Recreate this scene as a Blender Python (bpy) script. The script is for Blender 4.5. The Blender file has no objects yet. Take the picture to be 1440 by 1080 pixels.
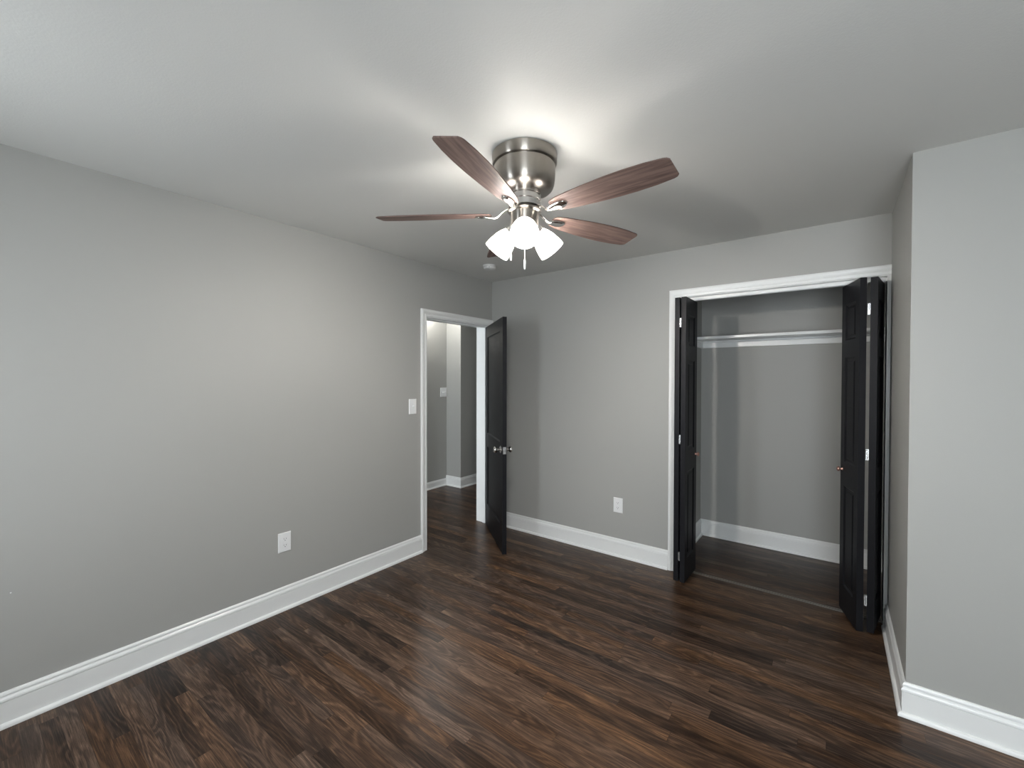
import bpy, bmesh, math, random
from mathutils import Vector, Matrix
random.seed(7)
C = bpy.context.scene.collection
SC = bpy.context.scene
PI = math.pi

# ------------------------------------------------------------------ camera, world, exposure
EYE = Vector((0, 0, 1.49))
F_PX, PITCH, ROLL, YAW = 601.67, 0.0130, 0.0017, 0.6464
fw = Vector((-math.sin(YAW) * math.cos(PITCH), math.cos(YAW) * math.cos(PITCH), -math.sin(PITCH)))
rt = Vector((math.cos(YAW), math.sin(YAW), 0)); up = rt.cross(fw)
r2 = rt * math.cos(ROLL) + up * math.sin(ROLL); u2 = up * math.cos(ROLL) - rt * math.sin(ROLL)
cam = bpy.data.cameras.new('camera'); camo = bpy.data.objects.new('camera', cam); C.objects.link(camo)
cam.sensor_fit = 'HORIZONTAL'; cam.sensor_width = 36; cam.lens = 36 * F_PX / 1440; cam.clip_start = 0.02
M = Matrix((r2, u2, -fw)).transposed().to_4x4(); M.translation = EYE
camo.matrix_world = M
SC.camera = camo
SC.view_settings.view_transform = 'Standard'; SC.view_settings.look = 'None'
SC.view_settings.gamma = 1; SC.view_settings.use_curve_mapping = False
SC.view_settings.exposure = 0.04

world = bpy.data.worlds.new('daylight'); SC.world = world; world.use_nodes = True
bg = world.node_tree.nodes['Background']
bg.inputs['Color'].default_value = (0.85, 0.92, 0.98, 1); bg.inputs['Strength'].default_value = 20.0
SHADE_E = 9.0
BULB_E = 1950.0
HALL_W = 15.0

# ------------------------------------------------------------------ room dimensions
XL, YB, XS, YR, H = -2.822, 3.395, 0.263, 2.555, 2.478
YREAR, XE = -0.75, 1.55                      # walls behind and beside the photographer
HX, HY0, HY1 = -4.33, 0.2, 6.6               # hallway
CY = 4.36; CXL, CXR = -1.02, 0.37            # closet
DY0, DY1, DZ = 2.513, 3.345, 2.018           # bedroom doorway
OX0, OX1, OZ = -0.968, 0.245, 2.108          # closet opening
FX, FY = -1.1045, 1.5535                     # fan axis

# ------------------------------------------------------------------ materials
def nt(name):
    m = bpy.data.materials.new(name); m.use_nodes = True
    return m, m.node_tree, m.node_tree.nodes['Principled BSDF']
def paint(name, col, rough, bump=0.0, scale=200.0, spec=0.5, detail=2.0, var=0.0):
    m, t, b = nt(name)
    b.inputs['Base Color'].default_value = (*col, 1); b.inputs['Roughness'].default_value = rough
    b.inputs['Specular IOR Level'].default_value = spec
    tc = t.nodes.new('ShaderNodeTexCoord')
    n = t.nodes.new('ShaderNodeTexNoise'); n.inputs['Scale'].default_value = scale; n.inputs['Detail'].default_value = detail
    t.links.new(tc.outputs['Object'], n.inputs['Vector'])
    if bump:
        bp = t.nodes.new('ShaderNodeBump'); bp.inputs['Strength'].default_value = bump; bp.inputs['Distance'].default_value = 0.002
        t.links.new(n.outputs['Fac'], bp.inputs['Height']); t.links.new(bp.outputs['Normal'], b.inputs['Normal'])
    if var:
        r = t.nodes.new('ShaderNodeMapRange'); r.inputs['To Min'].default_value = rough - var; r.inputs['To Max'].default_value = rough + var
        t.links.new(n.outputs['Fac'], r.inputs['Value']); t.links.new(r.outputs['Result'], b.inputs['Roughness'])
    return m
def metal(name, col, rough, aniso=False):
    m, t, b = nt(name)
    b.inputs['Base Color'].default_value = (*col, 1); b.inputs['Metallic'].default_value = 1; b.inputs['Roughness'].default_value = rough
    if aniso:
        tg = t.nodes.new('ShaderNodeTangent'); tg.direction_type = 'RADIAL'; tg.axis = 'Z'
        b.inputs['Anisotropic'].default_value = 0.85; b.inputs['Anisotropic Rotation'].default_value = 0.25
        t.links.new(tg.outputs[0], b.inputs['Tangent'])
        tc = t.nodes.new('ShaderNodeTexCoord'); mp = t.nodes.new('ShaderNodeMapping'); mp.inputs['Scale'].default_value = (3, 3, 700)
        n = t.nodes.new('ShaderNodeTexNoise'); n.inputs['Scale'].default_value = 1
        r = t.nodes.new('ShaderNodeMapRange'); r.inputs['To Min'].default_value = rough * .95; r.inputs['To Max'].default_value = rough * 1.05
        t.links.new(tc.outputs['Object'], mp.inputs['Vector']); t.links.new(mp.outputs['Vector'], n.inputs['Vector'])
        t.links.new(n.outputs['Fac'], r.inputs['Value']); t.links.new(r.outputs['Result'], b.inputs['Roughness'])
    return m
def glow(name, col, strength):
    m, t, b = nt(name)
    b.inputs['Base Color'].default_value = (0.9, 0.9, 0.88, 1); b.inputs['Roughness'].default_value = 0.3
    b.inputs['Emission Color'].default_value = (*col, 1); b.inputs['Emission Strength'].default_value = strength
    return m

def shade_glass(name, col, strength, clear):
    m = bpy.data.materials.new(name); m.use_nodes = True; t = m.node_tree; b = t.nodes['Principled BSDF']
    b.inputs['Base Color'].default_value = (0.9, 0.9, 0.88, 1); b.inputs['Roughness'].default_value = 0.3
    b.inputs['Emission Color'].default_value = (*col, 1); b.inputs['Emission Strength'].default_value = strength / (1 - clear)
    tr = t.nodes.new('ShaderNodeBsdfTransparent'); mx = t.nodes.new('ShaderNodeMixShader'); mx.inputs[0].default_value = clear
    t.links.new(b.outputs[0], mx.inputs[1]); t.links.new(tr.outputs[0], mx.inputs[2])
    t.links.new(mx.outputs[0], t.nodes['Material Output'].inputs[0])
    return m

def floor_material():
    m, t, b = nt('dark_stained_oak_strips')
    N = t.nodes; L = t.links
    def mth(op, a, c=None, d=None):
        n = N.new('ShaderNodeMath'); n.operation = op
        for i, v in enumerate((a, c, d)):
            if v is None: continue
            if isinstance(v, (int, float)): n.inputs[i].default_value = v
            else: L.new(v, n.inputs[i])
        return n.outputs[0]
    def wn(*v):
        n = N.new('ShaderNodeTexWhiteNoise'); n.noise_dimensions = '%dD' % len(v) if len(v) > 1 else '1D'
        if len(v) == 1: L.new(v[0], n.inputs['W'])
        else:
            c = N.new('ShaderNodeCombineXYZ')
            for i, q in enumerate(v): L.new(q, c.inputs[i])
            L.new(c.outputs[0], n.inputs['Vector'])
        return n
    def vec(x, y, z):
        c = N.new('ShaderNodeCombineXYZ')
        for i, q in enumerate((x, y, z)):
            if isinstance(q, (int, float)): c.inputs[i].default_value = q
            else: L.new(q, c.inputs[i])
        return c.outputs[0]
    def noise(v, detail=3, rough=0.5, dist=0.0):
        n = N.new('ShaderNodeTexNoise'); n.inputs['Scale'].default_value = 1; n.inputs['Detail'].default_value = detail
        n.inputs['Roughness'].default_value = rough; n.inputs['Distortion'].default_value = dist
        L.new(v, n.inputs['Vector']); return n.outputs['Fac']
    tc = N.new('ShaderNodeTexCoord'); sx = N.new('ShaderNodeSeparateXYZ'); L.new(tc.outputs['Object'], sx.inputs[0])
    X, Y = sx.outputs[0], sx.outputs[1]
    w = 0.0572
    yw = mth('DIVIDE', Y, w); row = mth('FLOOR', yw); fy = mth('FRACT', yw)
    r1 = wn(row).outputs['Value']; r2_ = wn(mth('ADD', row, 71.3)).outputs['Value']
    ln = mth('ADD', mth('MULTIPLY', r2_, 0.9), 0.65)
    xs = mth('ADD', mth('DIVIDE', X, ln), mth('MULTIPLY', r1, 13.7))
    col = mth('FLOOR', xs); fx = mth('MULTIPLY', mth('FRACT', xs), ln)
    pid = wn(row, col); pv = pid.outputs['Value']
    pid2 = wn(mth('ADD', row, 31.7), col).outputs['Value']
    ex = mth('MULTIPLY', pv, 57.0); ez = mth('MULTIPLY', pid2, 43.0)
    # cathedral figure: rings of a warped height field stretched along the strip
    fld = noise(vec(mth('ADD', mth('MULTIPLY', X, 1.5), ex), mth('ADD', mth('MULTIPLY', Y, 11.0), ez), ez), 2, 0.45, 0.3)
    ring = mth('SINE', mth('MULTIPLY', fld, 75.0))
    ring = mth('POWER', mth('ADD', mth('MULTIPLY', ring, 0.5), 0.5), 1.6)
    # straight fine grain and pores
    fine = noise(vec(mth('ADD', mth('MULTIPLY', X, 9.0), ex), mth('MULTIPLY', Y, 330.0), ez), 4, 0.65)
    pore = noise(vec(mth('ADD', mth('MULTIPLY', X, 26.0), ez), mth('MULTIPLY', Y, 620.0), ex), 2, 0.6)
    blot = noise(vec(mth('ADD', mth('MULTIPLY', X, 2.0), ex), mth('MULTIPLY', Y, 3.0), 0.0), 2, 0.5)
    f = mth('ADD', mth('ADD', mth('MULTIPLY', mth('POWER', pv, 0.9), 0.42), 0.01), mth('MULTIPLY', ring, 0.26))
    f = mth('ADD', f, mth('MULTIPLY', mth('SUBTRACT', fine, 0.5), 1.15))
    f = mth('ADD', f, mth('MULTIPLY', mth('SUBTRACT', blot, 0.5), 0.35))
    cr = N.new('ShaderNodeValToRGB'); L.new(f, cr.inputs['Fac'])
    e = cr.color_ramp.elements
    e[0].position = 0.0; e[0].color = (0.014, 0.0080, 0.0055, 1)
    e[1].position = 1.0; e[1].color = (0.29, 0.172, 0.100, 1)
    q = e.new(0.35); q.color = (0.058, 0.0330, 0.0205, 1)
    q = e.new(0.65); q.color = (0.128, 0.075, 0.045, 1)
    hue = N.new('ShaderNodeHueSaturation'); L.new(cr.outputs['Color'], hue.inputs['Color'])
    L.new(mth('ADD', mth('MULTIPLY', pid2, 0.35), 0.80), hue.inputs['Saturation'])
    # dark pores and joints
    pm = mth('MULTIPLY', mth('GREATER_THAN', pore, 0.60), 0.45)
    gy = mth('LESS_THAN', mth('MULTIPLY', mth('MINIMUM', fy, mth('SUBTRACT', 1.0, fy)), w), 0.0006)
    gx = mth('LESS_THAN', fx, 0.0012)
    gap = mth('MAXIMUM', gy, gx)
    dk = mth('MAXIMUM', pm, mth('MULTIPLY', gap, 0.75))
    mx = N.new('ShaderNodeMix'); mx.data_type = 'RGBA'
    L.new(dk, mx.inputs[0]); L.new(hue.outputs['Color'], mx.inputs[6]); mx.inputs[7].default_value = (0.010, 0.006, 0.0045, 1)
    L.new(mx.outputs[2], b.inputs['Base Color'])
    rr = mth('ADD', mth('MULTIPLY', fine, 0.16), 0.24); L.new(rr, b.inputs['Roughness'])
    b.inputs['Specular IOR Level'].default_value = 0.24
    hgt = mth('SUBTRACT', mth('MULTIPLY', fine, 0.25), gap)
    bp = N.new('ShaderNodeBump'); bp.inputs['Strength'].default_value = 0.12; bp.inputs['Distance'].default_value = 0.0012
    L.new(hgt, bp.inputs['Height']); L.new(bp.outputs['Normal'], b.inputs['Normal'])
    return m

def blade_material():
    m, t, b = nt('walnut_fan_blade')
    tc = t.nodes.new('ShaderNodeTexCoord'); mp = t.nodes.new('ShaderNodeMapping'); mp.inputs['Scale'].default_value = (5, 70, 20)
    n = t.nodes.new('ShaderNodeTexNoise'); n.inputs['Scale'].default_value = 1; n.inputs['Detail'].default_value = 5; n.inputs['Distortion'].default_value = 0.6
    cr = t.nodes.new('ShaderNodeValToRGB')
    cr.color_ramp.elements[0].position = 0.3; cr.color_ramp.elements[0].color = (0.080, 0.051, 0.043, 1)
    cr.color_ramp.elements[1].position = 0.75; cr.color_ramp.elements[1].color = (0.222, 0.150, 0.128, 1)
    t.links.new(tc.outputs['Object'], mp.inputs[0]); t.links.new(mp.outputs[0], n.inputs['Vector'])
    t.links.new(n.outputs['Fac'], cr.inputs[0]); t.links.new(cr.outputs[0], b.inputs['Base Color'])
    b.inputs['Roughness'].default_value = 0.5; b.inputs['Specular IOR Level'].default_value = 0.22
    return m

MT = dict(
    wall=paint('grey_wall_paint', (0.378, 0.378, 0.358), 0.55, 0.10, 260, 0.3),
    ceiling=paint('ceiling_paint', (0.62, 0.618, 0.592), 0.9, 0.28, 150, 0.2, 4),
    trim=paint('white_trim_enamel', (0.80, 0.81, 0.80), 0.28, 0.04, 60),
    black=paint('black_door_paint', (0.011, 0.011, 0.013), 0.45, 0.22, 190, 0.16, 4, 0.06),
    blackedge=paint('black_brushed_paint', (0.016, 0.016, 0.018), 0.40, 0.5, 220, 0.5, 4),
    floor=floor_material(),
    blade=blade_material(),
    nickel=metal('brushed_nickel', (0.33, 0.305, 0.275), 0.32, True),
    chrome=metal('polished_nickel', (0.70, 0.68, 0.66), 0.14),
    steel=metal('satin_steel', (0.72, 0.72, 0.72), 0.25),
    dull=metal('dull_track_metal', (0.24, 0.22, 0.20), 0.5),
    copper=metal('copper_knob', (0.75, 0.43, 0.34), 0.30),
    plastic=paint('white_plastic', (0.82, 0.83, 0.83), 0.30, 0.0, 50),
    aged=paint('ivory_plastic', (0.66, 0.655, 0.64), 0.5, 0.0, 50),
    dark=paint('dark_slot', (0.03, 0.03, 0.03), 0.6, 0.0, 50),
    shade=shade_glass('lit_frosted_glass', (1.0, 0.955, 0.91), SHADE_E, 0.22),
    bulb=glow('lit_bulb', (1.0, 0.95, 0.90), BULB_E),
    outside=paint('exterior_siding', (0.5, 0.5, 0.48), 0.8, 0.05, 40),
)
def glass_mat():
    m = bpy.data.materials.new('window_glass'); m.use_nodes = True; t = m.node_tree; t.nodes.clear()
    o = t.nodes.new('ShaderNodeOutputMaterial'); mx = t.nodes.new('ShaderNodeMixShader'); mx.inputs[0].default_value = 0.06
    a = t.nodes.new('ShaderNodeBsdfTransparent'); g = t.nodes.new('ShaderNodeBsdfGlossy'); g.inputs['Roughness'].default_value = 0.02
    t.links.new(a.outputs[0], mx.inputs[1]); t.links.new(g.outputs[0], mx.inputs[2]); t.links.new(mx.outputs[0], o.inputs[0])
    return m
MT['glass'] = glass_mat()

# ------------------------------------------------------------------ mesh helpers
def box(bm, lo, hi, mat=None):
    vs = [bm.verts.new((x, y, z)) for x in (lo[0], hi[0]) for y in (lo[1], hi[1]) for z in (lo[2], hi[2])]
    if mat is not None:
        for v in vs: v.co = mat @ v.co
    for f in ((0, 1, 3, 2), (4, 6, 7, 5), (0, 4, 5, 1), (2, 3, 7, 6), (0, 2, 6, 4), (1, 5, 7, 3)):
        bm.faces.new([vs[i] for i in f])
    return vs
def obj(name, bm, m, parent=None, loc=None, rot=None, smooth=0.0, bevel=0.0, seg=2):
    me = bpy.data.meshes.new(name)
    bmesh.ops.recalc_face_normals(bm, faces=bm.faces[:])
    bm.to_mesh(me); bm.free()
    me.materials.append(m)
    o = bpy.data.objects.new(name, me); C.objects.link(o)
    if parent is not None: o.parent = parent
    if loc is not None: o.location = loc
    if rot is not None: o.rotation_euler = rot
    if smooth:
        for p in me.polygons: p.use_smooth = True
        me.set_sharp_from_angle(angle=smooth)
    if bevel:
        b = o.modifiers.new('bevel', 'BEVEL'); b.width = bevel; b.segments = seg; b.limit_method = 'ANGLE'; b.angle_limit = 0.6
        b.harden_normals = False
    return o
def struct(name, bm, m, label=None, **k):
    o = obj(name, bm, m, **k)
    if o.parent is None:
        o['kind'] = 'structure'
        o['label'] = label or name.replace('_', ' '); o['category'] = name.split('_')[0]
    return o
def empty(name, loc, label, cat, rz=0.0, group=None, kind=None):
    o = bpy.data.objects.new(name, None); C.objects.link(o); o.empty_display_size = 0.05
    o.location = loc; o.rotation_euler = (0, 0, rz); o['label'] = label; o['category'] = cat
    if group: o['group'] = group
    if kind: o['kind'] = kind
    return o
def lathe(bm, prof, seg=48, mat=None, cap0=True, cap1=True):
    rings = []
    for r, z in prof:
        ring = []
        for i in range(seg):
            a = 2 * PI * i / seg; v = Vector((r * math.cos(a), r * math.sin(a), z))
            ring.append(bm.verts.new(mat @ v if mat is not None else v))
        rings.append(ring)
    for a, b in zip(rings, rings[1:]):
        for i in range(seg):
            j = (i + 1) % seg; bm.faces.new((a[i], a[j], b[j], b[i]))
    if cap0: bm.faces.new(rings[0])
    if cap1: bm.faces.new(rings[-1])
def tube(bm, pts, rad, seg=10):
    pts = [Vector(p) for p in pts]; rings = []
    rads = rad if isinstance(rad, (list, tuple)) else [rad] * len(pts)
    for i, p in enumerate(pts):
        d = (pts[min(i + 1, len(pts) - 1)] - pts[max(i - 1, 0)]).normalized()
        a = d.cross(Vector((0.13, 0.31, 0.94))).normalized(); b = d.cross(a)
        rings.append([bm.verts.new(p + (a * math.cos(2 * PI * k / seg) + b * math.sin(2 * PI * k / seg)) * rads[i]) for k in range(seg)])
    for r, s in zip(rings, rings[1:]):
        for k in range(seg): bm.faces.new((r[k], r[(k + 1) % seg], s[(k + 1) % seg], s[k]))
    bm.faces.new(rings[0]); bm.faces.new(rings[-1])
def sweep(bm, path, N, prof):
    """sweep profile (a = in-plane offset to N x dir, b = along N) along a mitred path"""
    N = Vector(N); P = [Vector(p) for p in path]; rings = []
    ds = [(b - a).normalized() for a, b in zip(P, P[1:])]
    for i, p in enumerate(P):
        if i == 0: off = N.cross(ds[0])
        elif i == len(P) - 1: off = N.cross(ds[-1])
        else:
            a, b = N.cross(ds[i - 1]), N.cross(ds[i]); off = (a + b) / (1 + a.dot(b))
        rings.append([bm.verts.new(p + off * a_ + N * b_) for a_, b_ in prof])
    n = len(prof)
    for r, s in zip(rings, rings[1:]):
        for k in range(n): bm.faces.new((r[k], r[(k + 1) % n], s[(k + 1) % n], s[k]))
    bm.faces.new(rings[0]); bm.faces.new(rings[-1])
def boxes(*bb):
    bm = bmesh.new()
    for lo, hi in bb: box(bm, lo, hi)
    return bm
def wall_y(x0, x1, y0, y1, holes, z0=0.0, z1=H):
    """wall running along x (y0..y1 thick) with rectangular holes (xa, xb, za, zb), sorted"""
    bb = []; x = x0
    for xa, xb, za, zb in holes:
        bb.append(((x, y0, z0), (xa, y1, z1)))
        if za > z0: bb.append(((xa, y0, z0), (xb, y1, za)))
        bb.append(((xa, y0, zb), (xb, y1, z1))); x = xb
    bb.append(((x, y0, z0), (x1, y1, z1)))
    return boxes(*bb)

# ------------------------------------------------------------------ the room shell
T = 0.12; HW = -2.985                        # wall thickness, hallway face of the left wall
W1, W2 = (-2.18, -1.73), (0.05, 1.14)        # two windows behind the photographer
WZ0, WZ1 = 0.75, 2.10
WH = (-4.00, -3.25)                          # hallway end window

o = struct('floor', boxes(((HX - .3, YREAR - .3, -0.1), (XE + .3, HY1 + .3, 0.0))), MT['floor'], 'dark stained oak strip floor')
o = struct('ceiling', boxes(((HX - .3, YREAR - .3, H), (XE + .3, HY1 + .3, H + 0.12))), MT['ceiling'], 'pale grey textured ceiling')
bm = boxes(((HW, YREAR - T, 0), (XL, DY0 - .02, H)), ((HW, DY0 - .02, DZ + .02), (XL, DY1 + .02, H)), ((HW, DY1 + .02, 0), (XL, HY1, H)))
wl = struct('wall_left', bm, MT['wall'], 'long grey wall on the left with the bedroom doorway')
struct('wall_back', wall_y(XL, XS, YB, YB + T, [(OX0 - .02, OX1 + .02 - .002, 0, OZ + .02)]), MT['wall'], 'grey back wall holding the closet opening')
def prism(pts, z0=0.0, z1=H):
    bm = bmesh.new()
    a = [bm.verts.new((x, y, z0)) for x, y in pts]; b = [bm.verts.new((x, y, z1)) for x, y in pts]
    bm.faces.new(a); bm.faces.new(b)
    for i in range(len(pts)): j = (i + 1) % len(pts); bm.faces.new((a[i], a[j], b[j], b[i]))
    return bm
struct('wall_side', prism([(XS, YR), (XS + T, YR + T), (XS + T, YB + T), (XS, YB + T)]), MT['wall'], 'short grey return wall right of the closet')
struct('wall_right', prism([(XS, YR), (XE + T, YR), (XE + T, YR + T), (XS + T, YR + T)]), MT['wall'], 'grey wall at the right edge of the photo')
struct('wall_east', boxes(((XE, YREAR, 0), (XE + T, YR, H))), MT['wall'], 'grey wall right of the photographer')
struct('wall_rear', wall_y(XL, XE + T, YREAR - T, YREAR, [(W1[0], W1[1], WZ0, WZ1), (W2[0], W2[1], WZ0, WZ1)]), MT['wall'], 'grey window wall behind the photographer')
# closet shell
struct('wall_closet_back', boxes(((CXL - T, CY, 0), (CXR + T, CY + T, H))), MT['wall'], 'grey back wall inside the closet')
struct('wall_closet_left', boxes(((CXL - T, YB + T, 0), (CXL, CY, H))), MT['wall'], 'grey left wall inside the closet')
struct('wall_closet_right', boxes(((CXR, YB + T, 0), (CXR + T, CY, H))), MT['wall'], 'grey right wall inside the closet')
# hallway shell
struct('wall_hall_far', boxes(((HX - T, HY0, 0), (HX, 4.222, H))), MT['wall'], 'grey far wall of the hallway seen through the doorway')
struct('wall_hall_corner', boxes(((HX - T, 4.222, 0), (-4.058, HY1, H))), MT['wall'], 'grey projecting corner at the end of the hallway')
struct('wall_hall_end', boxes(((-4.058, HY1 - T, 0), (HW, HY1, H))), MT['wall'], 'grey end wall of the hallway')
struct('wall_hall_window', wall_y(HX - T, HW, HY0 - T, HY0, [(WH[0], WH[1], 0.5, 2.1)]), MT['wall'], 'grey window wall of the hallway')

# windows behind the photographer (openings that let the daylight in)
def window(n, x0, x1, y, z0, z1, label):
    bm = bmesh.new(); f = 0.045
    box(bm, (x0, y - .09, z0), (x0 + f, y - .02, z1)); box(bm, (x1 - f, y - .09, z0), (x1, y - .02, z1))
    box(bm, (x0 + f, y - .09, z0), (x1 - f, y - .02, z0 + f)); box(bm, (x0 + f, y - .09, z1 - f), (x1 - f, y - .02, z1))
    zm = (z0 + z1) / 2; box(bm, (x0 + f, y - .075, zm - .02), (x1 - f, y - .035, zm + .02))
    w = struct('window_%d' % n, bm, MT['trim'], label)
    bm = boxes(((x0 + f, y - .058, z0 + f), (x1 - f, y - .054, zm - .02)), ((x0 + f, y - .058, zm + .02), (x1 - f, y - .054, z1 - f)))
    obj('window_pane', bm, MT['glass'], w)
    bm = boxes(((x0 - .05, y - .02, z0 - .03), (x1 + .05, y + .04, z0)))
    obj('window_sill', bm, MT['trim'], w, bevel=.004)
    l = bpy.data.lights.new('window_portal', 'AREA'); l.shape = 'RECTANGLE'; l.size = x1 - x0; l.size_y = z1 - z0
    l.cycles.is_portal = True
    lo = bpy.data.objects.new('window_portal', l); C.objects.link(lo); lo.location = ((x0 + x1) / 2, y - .11, zm); lo.rotation_euler = (PI / 2, 0, 0)
    # area light shines along -Z; turn it to face into the room (+y)
    lo.rotation_euler = (PI / 2, 0, 0)
window(1, W1[0], W1[1], YREAR, WZ0, WZ1, 'white sash window behind the photographer near the left wall')
window(2, W2[0], W2[1], YREAR, WZ0, WZ1, 'white sash window behind the photographer near the right wall')
window(3, WH[0], WH[1], HY0, 0.5, 2.1, 'white sash window at the near end of the hallway')

# ------------------------------------------------------------------ baseboards with shoe moulding
BB = [(0, 0), (.0135, 0), (.0135, .107), (.0112, .1085), (.0112, .1100), (.0160, .1115), (.0160, .1160), (.0138, .1225), (.0085, .1275), (.0068, .1300), (.0068, .1320), (.0110, .1335), (.0110, .1375), (.0085, .1435), (.0040, .1480), (0, .148)]
SHOE = [(.0135, 0), (.0275, 0), (.0275, .006), (.0262, .0115), (.0228, .0160), (.0180, .0185), (.0135, .0190)]
def baseboard(name, path, label, k=1.0):
    # profile lies to the left of the walking direction
    bm = bmesh.new(); sweep(bm, [(x, y, 0) for x, y in path], (0, 0, 1), [(a, b * k) for a, b in BB])
    o = struct(name, bm, MT['trim'], label, smooth=0.5)
    bm = bmesh.new(); sweep(bm, [(x, y, 0) for x, y in path], (0, 0, 1), SHOE)
    obj('shoe_moulding', bm, MT['trim'], o, smooth=0.5)
    return o
# N x dir with N=+z: left of travel
baseboard('baseboard_left', [(XL, DY0 - .066), (XL, YREAR)], 'white moulded baseboard along the left wall')
baseboard('baseboard_back', [(OX0 - .060, YB), (XL, YB)], 'white baseboard along the back wall between the doors')
baseboard('baseboard_right', [(XE, YR), (XS, YR), (XS, YB - .022)], 'white baseboard wrapping the corner right of the closet')
baseboard('baseboard_rear', [(XL, YREAR), (XE, YREAR), (XE, YR)], 'white baseboard behind the photographer')
baseboard('baseboard_closet', [(CXR, YB + T), (CXR, CY), (CXL, CY), (CXL, YB + T)], 'white baseboard inside the closet')
baseboard('baseboard_hall_corner', [(-4.058, HY1 - T), (-4.058, 4.222), (HX, 4.222)], 'white baseboard around the hallway corner', 0.92)
baseboard('baseboard_hall_far', [(HX, 4.205), (HX, HY0)], 'low white baseboard along the hallway wall', 0.66)

# ------------------------------------------------------------------ door frames
def casing_profile(w):
    return [(0, 0), (0, .009), (.003, .0115), (w * .30, .0125), (w * .36, .0095), (w * .42, .0125), (w * .62, .0165), (w * .70, .0185), (w * .90, .0185), (w * .97, .0165), (w, .012), (w, 0)]
# bedroom doorway: casing on the room face of the left wall
bm = bmesh.new()
sweep(bm, [(XL, DY1 + .006, 0), (XL, DY1 + .006, DZ + .006), (XL, DY0 - .006, DZ + .006), (XL, DY0 - .006, 0)][::-1], (1, 0, 0), casing_profile(.062))
struct('trim_1', bm, MT['trim'], 'white moulded casing around the bedroom doorway', smooth=0.5)
bm = bmesh.new()
sweep(bm, [(HW, DY1 + .006, 0), (HW, DY1 + .006, DZ + .006), (HW, DY0 - .006, DZ + .006), (HW, DY0 - .006, 0)], (-1, 0, 0), casing_profile(.062))
struct('trim_2', bm, MT['trim'], 'white casing on the hallway side of the bedroom doorway', smooth=0.5)
bm = boxes(((HW, DY0 - .02, 0), (XL, DY0, DZ + .02)), ((HW, DY1, 0), (XL, DY1 + .02, DZ + .02)), ((HW, DY0, DZ), (XL, DY1, DZ + .02)))
j = struct('trim_3', bm, MT['trim'], 'white jamb lining the bedroom doorway')
sx0, sx1 = XL - .075, XL - .040
bm = boxes(((sx0, DY0, 0), (sx1, DY0 + .011, DZ)), ((sx0, DY1 - .011, 0), (sx1, DY1, DZ)), ((sx0, DY0 + .011, DZ - .011), (sx1, DY1 - .011, DZ)))
obj('door_stop', bm, MT['trim'], j)
# closet opening: casing up the left side and across to the return wall
bm = bmesh.new()
sweep(bm, [(OX0 - .006 + .004, YB, 0), (OX0 - .006 + .004, YB, OZ + .004), (XS, YB, OZ + .004)], (0, -1, 0), casing_profile(.058))
struct('trim_4', bm, MT['trim'], 'white casing up the left side and over the closet', smooth=0.5)
bm = boxes(((OX0 - .02, YB, 0), (OX0, YB + T, OZ + .02)), ((OX1, YB - .004, 0), (XS, YB + T, OZ + .02)), ((OX0, YB, OZ), (OX1, YB + T, OZ + .02)))
struct('trim_5', bm, MT['trim'], 'white jamb lining the closet opening')
bm = boxes(((OX0, 3.438, OZ - .022), (OX1, 3.442, OZ)), ((OX0, 3.470, OZ - .022), (OX1, 3.474, OZ)), ((OX0, 3.442, OZ - .004), (OX1, 3.470, OZ)))
struct('trim_6', bm, MT['trim'], 'white overhead track of the folding closet doors')
bm = boxes(((OX0, 3.440, 0), (OX1, 3.468, .0015)), ((OX0, 3.440, .0015), (OX1, 3.446, .006)), ((OX0, 3.462, .0015), (OX1, 3.468, .006)))
struct('trim_7', bm, MT['dull'], 'thin metal strip on the floor across the closet opening')

# ------------------------------------------------------------------ panelled doors
def panel_slab(w, h, t, panels, raise_=True, depth=0.009):
    """slab in x 0..w, y 0..t, z 0..h with recessed (and raised-field) panels on both faces; panels = (x0,x1,z0,z1)"""
    bm = bmesh.new()
    xs = sorted({0, w} | {p[0] for p in panels} | {p[1] for p in panels}); zs = sorted({0, h} | {p[2] for p in panels} | {p[3] for p in panels})
    def isp(i, k):
        return any(abs(xs[i] - p[0]) < 1e-6 and abs(xs[i + 1] - p[1]) < 1e-6 and zs[k] >= p[2] - 1e-6 and zs[k + 1] <= p[3] + 1e-6 for p in panels)
    for y, s in ((0, 1), (t, -1)):
        for i in range(len(xs) - 1):
            for k in range(len(zs) - 1):
                if isp(i, k): continue
                bm.faces.new([bm.verts.new(c) for c in ((xs[i], y, zs[k]), (xs[i + 1], y, zs[k]), (xs[i + 1], y, zs[k + 1]), (xs[i], y, zs[k + 1]))])
        for x0, x1, z0, z1 in panels:
            steps = [(0, 0), (.010, depth), (.022, depth)] + ([(.034, depth * .35)] if raise_ else [])
            rings = [[bm.verts.new((a, y + s * d, c)) for a, c in ((x0 + q, z0 + q), (x1 - q, z0 + q), (x1 - q, z1 - q), (x0 + q, z1 - q))] for q, d in steps]
            for r, u in zip(rings, rings[1:]):
                for n in range(4): bm.faces.new((r[n], r[(n + 1) % 4], u[(n + 1) % 4], u[n]))
            bm.faces.new(rings[-1])
    c = lambda x, y, z: bm.verts.new((x, y, z))
    for x in (0, w):
        for a, b in zip(zs, zs[1:]): bm.faces.new([c(x, 0, a), c(x, t, a), c(x, t, b), c(x, 0, b)])
    for z in (0, h):
        for a, b in zip(xs, xs[1:]): bm.faces.new([c(a, 0, z), c(b, 0, z), c(b, t, z), c(a, t, z)])
    bmesh.ops.remove_doubles(bm, verts=bm.verts[:], dist=1e-5)
    return bm

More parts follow.
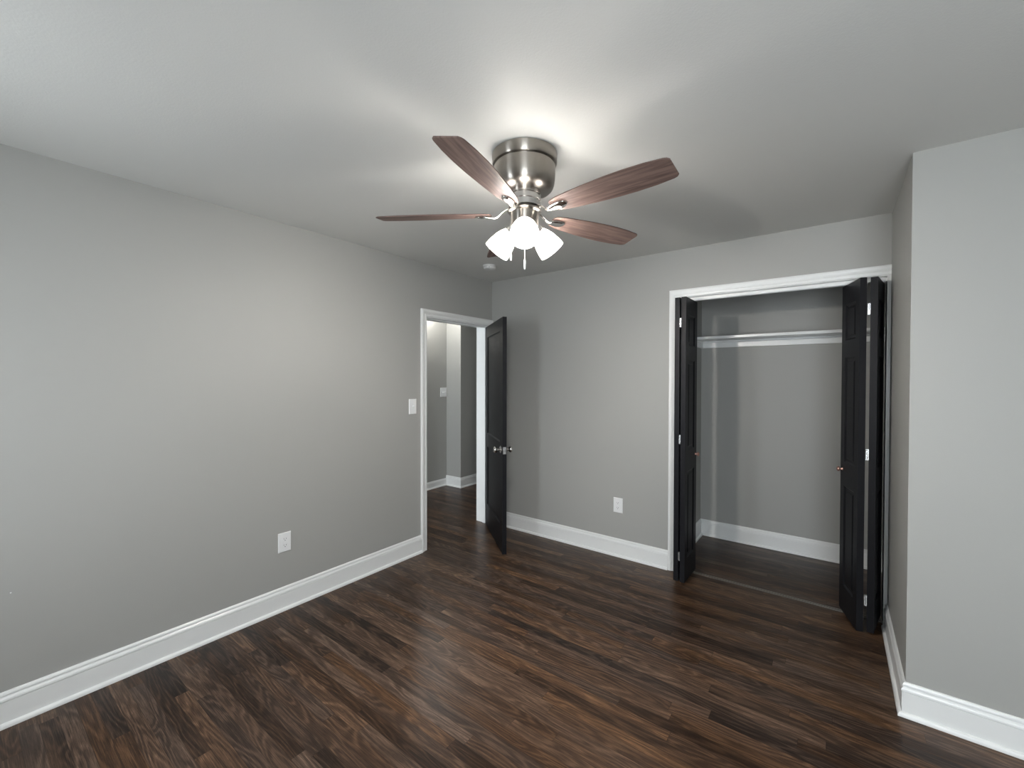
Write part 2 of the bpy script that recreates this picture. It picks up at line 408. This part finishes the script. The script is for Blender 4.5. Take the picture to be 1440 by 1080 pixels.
# bedroom door, hinged on the far jamb, standing open into the room
hp = Vector((XL + .004, DY1 - .004, 0)); fe = Vector((-2.205, 2.842, 0))
ang = math.atan2(fe.y - hp.y, fe.x - hp.x); DW = 0.808; DT = 0.035
d1 = empty('door_1', (hp.x, hp.y, 0), 'black two-panel bedroom door standing open into the room', 'door', ang, kind='structure')
s = obj('door_slab', panel_slab(DW, 1.992, DT, [(.105, DW - .105, .225, .80), (.105, DW - .105, .93, 1.885)], False), MT['black'], d1, loc=(0, -DT, .013))
s.data.materials[0] = MT['black']
KZ = 0.885
for sg, nm in ((1, 0), (-1, 1)):
    y = 0 if sg > 0 else -DT
    R = Matrix.Translation((DW - .062, y, KZ)) @ Matrix.Rotation(-sg * PI / 2, 4, 'X')
    bm = bmesh.new(); lathe(bm, [(.011, .006), (.011, .026), (.018, .033), (.026, .042), (.0275, .050), (.026, .058), (.020, .064), (.010, .066)], 28, R)
    k = obj('door_knob', bm, MT['chrome'], d1, smooth=0.7); k['label'] = 'polished nickel knob'
    bm = bmesh.new(); lathe(bm, [(.033, 0), (.033, .003), (.029, .007), (.012, .009)], 32, R)
    obj('rosette', bm, MT['chrome'], k, smooth=0.6)
lp = obj('latch_plate', boxes(((DW - .0005, -DT + .004, KZ - .030), (DW + .0015, -.004, KZ + .030))), MT['steel'], d1)
lp['label'] = 'satin metal latch plate on the door edge'
obj('latch_bolt', boxes(((DW + .0015, -DT + .011, KZ - .012), (DW + .010, -.011, KZ + .012))), MT['steel'], lp, bevel=.003)
for z in (.22, 1.02, 1.80):
    bm = bmesh.new(); lathe(bm, [(.006, -.045), (.006, .045)], 14, Matrix.Translation((-.004, .007, z)))
    box(bm, (-.002, -.03, z - .044), (.0, .003, z + .044))
    obj('hinge', bm, MT['steel'], d1)

# folding closet doors
BH, BT, BW = 2.062, 0.033, 0.295
FP = [(.062, BW - .062, .165, .800), (.062, BW - .062, .950, 1.610), (.062, BW - .062, 1.715, 1.940)]
def leaf(root, px, py, ang, name='door_panel'):
    o = obj(name, panel_slab(BW, BH, BT, FP, True, .008), MT['black'], root, loc=(px, py, .016), rot=(0, 0, ang))
    return o
def bifold(name, label, leafs, knob, hinge):
    root = empty(name, (hinge[0], hinge[1], 0), label, 'door', 0, kind='structure')
    L0 = Vector((hinge[0], hinge[1], 0))
    for (px, py, a) in leafs:
        leaf(root, px - L0.x, py - L0.y, a)
    (kx, ky, kz, kd) = knob
    R = Matrix.Translation((kx - L0.x, ky - L0.y, kz)) @ Matrix.Rotation(kd, 4, 'Z') @ Matrix.Rotation(PI / 2, 4, 'Y')
    bm = bmesh.new(); lathe(bm, [(.009, 0), (.007, .004), (.006, .010), (.011, .014), (.0155, .019), (.0155, .024), (.012, .028), (.006, .030)], 24, R)
    k = obj('knob', bm, MT['copper'], root, smooth=0.8); k['label'] = 'small round copper knob'
    for z in (.20, 1.05, 1.895):
        bm = bmesh.new(); lathe(bm, [(.0046, -.032), (.0046, .032)], 14, Matrix.Translation((0, .002, z)))
        hw = hinge[2]
        box(bm, (-hw, -.001, z - .032), (hw, .0035, z + .032))
        h = obj('hinge', bm, MT['steel'], root); h['label'] = 'bright metal leaf hinge'
    return root
aL = PI / 2
# panel local: x along the width, y = thickness to the left of x
bifold('door_2', 'black folding closet door pair stacked against the left jamb',
       [(-.900, 3.203, aL + .012), (-.853, 3.197, aL - .012)],
       (-.853 + .004, 3.455, .915, 0.0), (-.8925, 3.200, .005))
gdir = Vector((-.262, .965)).normalized(); ga = math.atan2(gdir.y, gdir.x)
gn = Vector((-gdir.y, gdir.x))                      # left of x: faces -x side
Ff = Vector((.112, 3.203))                         # left front corner
pdir = Vector((.168, .986)).normalized(); pa = math.atan2(pdir.y, pdir.x)
Gf = Vector((.193, 3.222))
p0 = Ff - gn * BT
kn = Ff + gdir * (BW - .035)
bifold('door_3', 'black folding closet door pair half folded by the return wall',
       [(p0.x, p0.y, ga), (Gf.x, Gf.y, pa)],
       (kn.x, kn.y, .915, math.atan2(gn.y, gn.x)), (.1545, 3.222, .006))

# ------------------------------------------------------------------ closet shelf on moulded cleats
sh = empty('closet_shelf', (CXL, CY, 1.78), 'white wooden shelf on moulded cleats across the back of the closet', 'shelf')
bm = boxes(((0, -.235, .066), (CXR - CXL, 0, .090)))
obj('shelf_board', bm, MT['trim'], sh, bevel=.002)
cp = [(0, 0), (.016, 0), (.018, .003), (.018, .042), (.0165, .0445), (.0165, .0465), (.022, .050), (.022, .064), (.018, .066), (0, .066)]
bm = bmesh.new(); sweep(bm, [(CXR - CXL, YB + T + .25 - CY, 0), (CXR - CXL, 0, 0), (0, 0, 0), (0, YB + T + .25 - CY, 0)], (0, 0, 1), cp)
obj('shelf_cleat', bm, MT['trim'], sh, smooth=.5)

# ------------------------------------------------------------------ outlets and switches
def frame_on_wall(o, n):
    # local x = along wall, y = out of the wall (towards the room), z up
    n = Vector(n); x = n.cross(Vector((0, 0, 1)))
    o.rotation_euler = Matrix((x, n, Vector((0, 0, 1)))).transposed().to_euler()
def plate(bm, w, h, t):
    lo = [bm.verts.new((sx * w / 2, 0, sz * h / 2)) for sx, sz in ((-1, -1), (1, -1), (1, 1), (-1, 1))]
    hi = [bm.verts.new((sx * (w / 2 - .004), t, sz * (h / 2 - .004))) for sx, sz in ((-1, -1), (1, -1), (1, 1), (-1, 1))]
    mid = [bm.verts.new((sx * w / 2, t * .45, sz * h / 2)) for sx, sz in ((-1, -1), (1, -1), (1, 1), (-1, 1))]
    for a, b in ((lo, mid), (mid, hi)):
        for i in range(4): bm.faces.new((a[i], a[(i + 1) % 4], b[(i + 1) % 4], b[i]))
    bm.faces.new(hi); bm.faces.new(lo)
def outlet(loc, n, label):
    o = empty('electrical_outlet', loc, label, 'outlet', group='white duplex outlets on the grey walls'); frame_on_wall(o, n)
    bm = bmesh.new(); plate(bm, .080, .124, .007); obj('cover_plate', bm, MT['plastic'], o)
    for s in (1, -1):
        R = Matrix.Translation((0, .0055, s * .0205)) @ Matrix.Rotation(-PI / 2, 4, 'X')
        bm = bmesh.new(); lathe(bm, [(.0172, 0), (.0172, .003), (.0160, .0042)], 28, R)
        for v in bm.verts: v.co.z = s * .0205 + max(-.0135, min(.0135, v.co.z - s * .0205))
        r = obj('receptacle', bm, MT['plastic'], o)
        bm = bmesh.new(); zc = s * .0205
        box(bm, (-.0075, .0092, zc - .001), (-.0055, .0100, zc + .0075)); box(bm, (.0055, .0092, zc), (.0072, .0100, zc + .0070))
        lathe(bm, [(.0026, .0), (.0026, .0008)], 12, Matrix.Translation((0, .0092, zc - .0072)) @ Matrix.Rotation(-PI / 2, 4, 'X'))
        obj('slot', bm, MT['dark'], r)
    bm = bmesh.new(); lathe(bm, [(.0032, 0), (.0032, .001), (.002, .0016)], 12, Matrix.Translation((0, .0068, 0)) @ Matrix.Rotation(-PI / 2, 4, 'X'))
    obj('screw', bm, MT['plastic'], o)
outlet((XL, 1.308, .434), (1, 0, 0), 'white duplex outlet low on the left wall')
outlet((-1.443, YB, .428), (0, -1, 0), 'white duplex outlet low on the back wall beside the closet')
def switch(loc, n, label, w, toggles):
    o = empty('light_switch', loc, label, 'switch', group='white toggle switches'); frame_on_wall(o, n)
    bm = bmesh.new(); plate(bm, w, .126, .006); obj('cover_plate', bm, MT['plastic'], o)
    for x, u in toggles:
        bm = bmesh.new(); box(bm, (x - .007, .0055, -.014), (x + .007, .0070, .014))
        c = obj('toggle_collar', bm, MT['plastic'], o)
        bm = bmesh.new(); box(bm, (-.0045, 0, -.0055), (.0045, .017, .0055), Matrix.Translation((x, .006, 0)) @ Matrix.Rotation(u * .45, 4, 'X'))
        obj('toggle', bm, MT['plastic'], c, bevel=.0012)
        for z in (.030, -.030):
            bm = bmesh.new(); lathe(bm, [(.003, 0), (.003, .001), (.002, .0015)], 12, Matrix.Translation((x, .0058, z)) @ Matrix.Rotation(-PI / 2, 4, 'X'))
            obj('screw', bm, MT['plastic'], o)
switch((XL, 2.357, 1.254), (1, 0, 0), 'white toggle switch on the left wall beside the bedroom doorway', .078, [(0, 1)])
switch((HX, 4.160, 1.297), (1, 0, 0), 'white switch plate on the hallway wall seen through the doorway', .116, [(-.023, 1), (.023, -1)])
# small fleck of white paint on the left wall
bm = bmesh.new(); lathe(bm, [(.0028, 0), (.0024, .0012), (.0008, .0018)], 12, Matrix.Translation((XL, .162, .564)) @ Matrix.Rotation(PI / 2, 4, 'Y'))
fl = obj('paint_fleck', bm, MT['plastic'], wl); fl['label'] = 'tiny white paint fleck'

# ------------------------------------------------------------------ smoke detector
sd = empty('smoke_detector', (-2.424, 2.885, H), 'round white smoke detector on the ceiling near the bedroom door', 'smoke detector')
bm = bmesh.new(); lathe(bm, [(.058, 0), (.058, -.008), (.056, -.010)], 40); obj('mounting_base', bm, MT['aged'], sd, smooth=.5)
bm = bmesh.new(); lathe(bm, [(.054, -.010), (.055, -.014), (.053, -.026), (.046, -.033), (.020, -.036)], 40); cv = obj('cover', bm, MT['aged'], sd, smooth=.5)
bm = bmesh.new(); lathe(bm, [(.009, -.0345), (.009, -.038), (.006, -.039)], 20, Matrix.Translation((.020, -.010, 0))); obj('test_button', bm, MT['aged'], cv, smooth=.5)
bm = bmesh.new(); lathe(bm, [(.004, 0), (.004, .004)], 12, Matrix.Translation((.030, -.0405, -.024)) @ Matrix.Rotation(PI / 2, 4, 'X')); obj('indicator', bm, MT['dark'], cv)

# ------------------------------------------------------------------ ceiling fan with three lit shades
fan = empty('ceiling_fan', (FX, FY, H), 'brushed nickel ceiling fan with five brown blades and three lit shades', 'ceiling fan')
bm = bmesh.new(); lathe(bm, [(.138, 0), (.143, -.003), (.143, -.042), (.140, -.047), (.132, -.050)], 72)
obj('mounting_ring', bm, MT['nickel'], fan, smooth=.6)
bm = bmesh.new(); lathe(bm, [(.130, -.046), (.130, -.053), (.135, -.056), (.135, -.090), (.134, -.115), (.131, -.134), (.126, -.148), (.116, -.158), (.098, -.164), (.065, -.166)], 72)
obj('motor_housing', bm, MT['nickel'], fan, smooth=.6)
bm = bmesh.new(); lathe(bm, [(.068, -.160), (.072, -.164), (.072, -.181), (.066, -.184), (.066, -.189), (.072, -.192), (.072, -.206), (.065, -.209), (.065, -.215), (.071, -.218), (.070, -.234), (.058, -.238)], 64)
obj('flywheel', bm, MT['chrome'], fan, smooth=.5)
bm = bmesh.new(); lathe(bm, [(.055, -.236), (.074, -.246), (.076, -.250), (.073, -.254), (.062, -.257), (.062, -.318), (.056, -.330), (.030, -.336)], 64)
swh = obj('switch_housing', bm, MT['nickel'], fan, smooth=.6)

BLZ = -.262; PT = math.radians(12.5)
def blade_outline():
    R0, R1 = .148, .662
    half = [(R0, .026), (R0 + .010, .035), (R0 + .05, .0465), (R0 + .10, .0530), (R0 + .17, .0605), (R0 + .27, .0675), (R0 + .35, .0690), (R0 + .43, .0655), (R1 - .020, .0575), (R1 - .008, .0530), (R1, .0440)]
    # fine interpolation of the long edge
    pts = []
    for (x0, y0), (x1, y1) in zip(half, half[1:]):
        pts += [(x0, y0)]
    pts.append(half[-1])
    return pts + [(x, -y) for x, y in pts[::-1]]
for k in range(5):
    a = math.radians(284.29 + 72 * k)
    bl = bmesh.new()
    out = blade_outline(); th = .0055
    top = [bl.verts.new((x, y, th / 2)) for x, y in out]; bot = [bl.verts.new((x, y, -th / 2)) for x, y in out]
    bl.faces.new(top); bl.faces.new(bot)
    for i in range(len(out)): j = (i + 1) % len(out); bl.faces.new((top[i], top[j], bot[j], bot[i]))
    # blade pitch turns about the radial axis: the counter-clockwise edge hangs lower
    b = obj('blade', bl, MT['blade'], fan, loc=(0, 0, BLZ), bevel=.0015)
    b.rotation_euler = (Matrix.Rotation(a, 4, 'Z') @ Matrix.Rotation(-PT, 4, 'X')).to_euler()
    # blade iron: curved arm and oval plate under the blade root
    bi = bmesh.new()
    def strip(secs):
        prev = None
        for x, w, z, t in secs:
            ring = [bi.verts.new((x, -w, z)), bi.verts.new((x, -w * .55, z - t)), bi.verts.new((x, w * .55, z - t)), bi.verts.new((x, w, z))]
            if prev:
                for i in range(4): bi.faces.new((prev[i], prev[(i + 1) % 4], ring[(i + 1) % 4], ring[i]))
            else: bi.faces.new(ring)
            prev = ring
        bi.faces.new(prev)
    strip([(.060, .013, .030, .008), (.085, .011, .026, .010), (.102, .010, .013, .012), (.118, .012, -.001, .013), (.134, .016, -.006, .012),
           (.150, .024, -.0045, .011), (.168, .031, -.0035, .012), (.188, .033, -.003, .012), (.205, .029, -.003, .010), (.217, .019, -.003, .006), (.222, .008, -.003, .003)])
    i_ = obj('blade_iron', bi, MT['chrome'], b, smooth=1.0)
    i_['label'] = 'polished nickel arm holding the blade'
    sb = i_.modifiers.new('smooth', 'SUBSURF'); sb.levels = 2; sb.render_levels = 2

# light kit
for k in range(3):
    a = math.radians(-54.6 + 120 * k); tilt = math.radians(46)
    hor = Vector((math.cos(a), math.sin(a), 0)); axis = (hor * math.sin(tilt) + Vector((0, 0, -1)) * math.cos(tilt)).normalized()
    neck = hor * .064 + Vector((0, 0, -.322))
    R = axis.to_track_quat('Z', 'Y').to_matrix().to_4x4(); R.translation = neck
    bm = bmesh.new()
    tube(bm, [hor * .030 + Vector((0, 0, -.300)), hor * .050 + Vector((0, 0, -.308)), neck - axis * .006], .011, 12)
    lathe(bm, [(.012, -.012), (.024, -.008), (.027, -.002), (.027, .012), (.022, .014)], 32, R)
    ar = obj('lamp_holder', bm, MT['chrome'], fan, smooth=.7)
    bm = bmesh.new()
    pr = [(.023, .006), (.030, .012), (.041, .030), (.050, .054), (.0565, .082), (.0595, .104), (.0600, .116)]
    lathe(bm, pr + [(r - .003, z) for r, z in pr[::-1]], 48, R, False, False)
    shd = obj('lamp_shade', bm, MT['shade'], fan, smooth=1.0); shd['label'] = 'glowing frosted glass shade'
    bm = bmesh.new(); lathe(bm, [(.006, .014), (.012, .016), (.014, .030), (.022, .050), (.026, .066), (.022, .084), (.010, .093)], 28, R)
    obj('bulb', bm, MT['bulb'], shd, smooth=1.0)
# pull chains hanging from the switch housing
def pc(x, y, z0, z1, fob):
    bm = bmesh.new(); n = int((z0 - z1) / .006)
    for i in range(n):
        z = z0 - (i + .5) * (z0 - z1) / n
        lathe(bm, [(.0006, .0026), (.0018, .0016), (.0021, 0), (.0018, -.0016), (.0006, -.0026)], 8, Matrix.Translation((x, y, z)))
    c = obj('pull_chain', bm, MT['chrome'], fan)
    bm = bmesh.new(); lathe(bm, [(.0015, .0), (.0035, -.004), (.004, -fob + .004), (.002, -fob)], 12, Matrix.Translation((x, y, z1))); obj('pull_fob', bm, MT['plastic'], c, smooth=.7)
rv = Vector((r2.x, r2.y, 0)).normalized(); dv = Vector((fw.x, fw.y, 0)).normalized()
q = rv * .000 - dv * .050; pc(q.x, q.y, -.325, -.474, .044)
q = rv * -.060 + dv * .012; pc(q.x, q.y, -.300, -.432, .030)

# ------------------------------------------------------------------ hallway ceiling lamp (out of view, lights the hallway)
l = bpy.data.lights.new('hall_lamp', 'POINT'); l.energy = HALL_W; l.shadow_soft_size = .06; l.color = (1, .97, .93)
lo = bpy.data.objects.new('hall_lamp', l); C.objects.link(lo); lo.location = (-4.08, 3.75, 2.40)
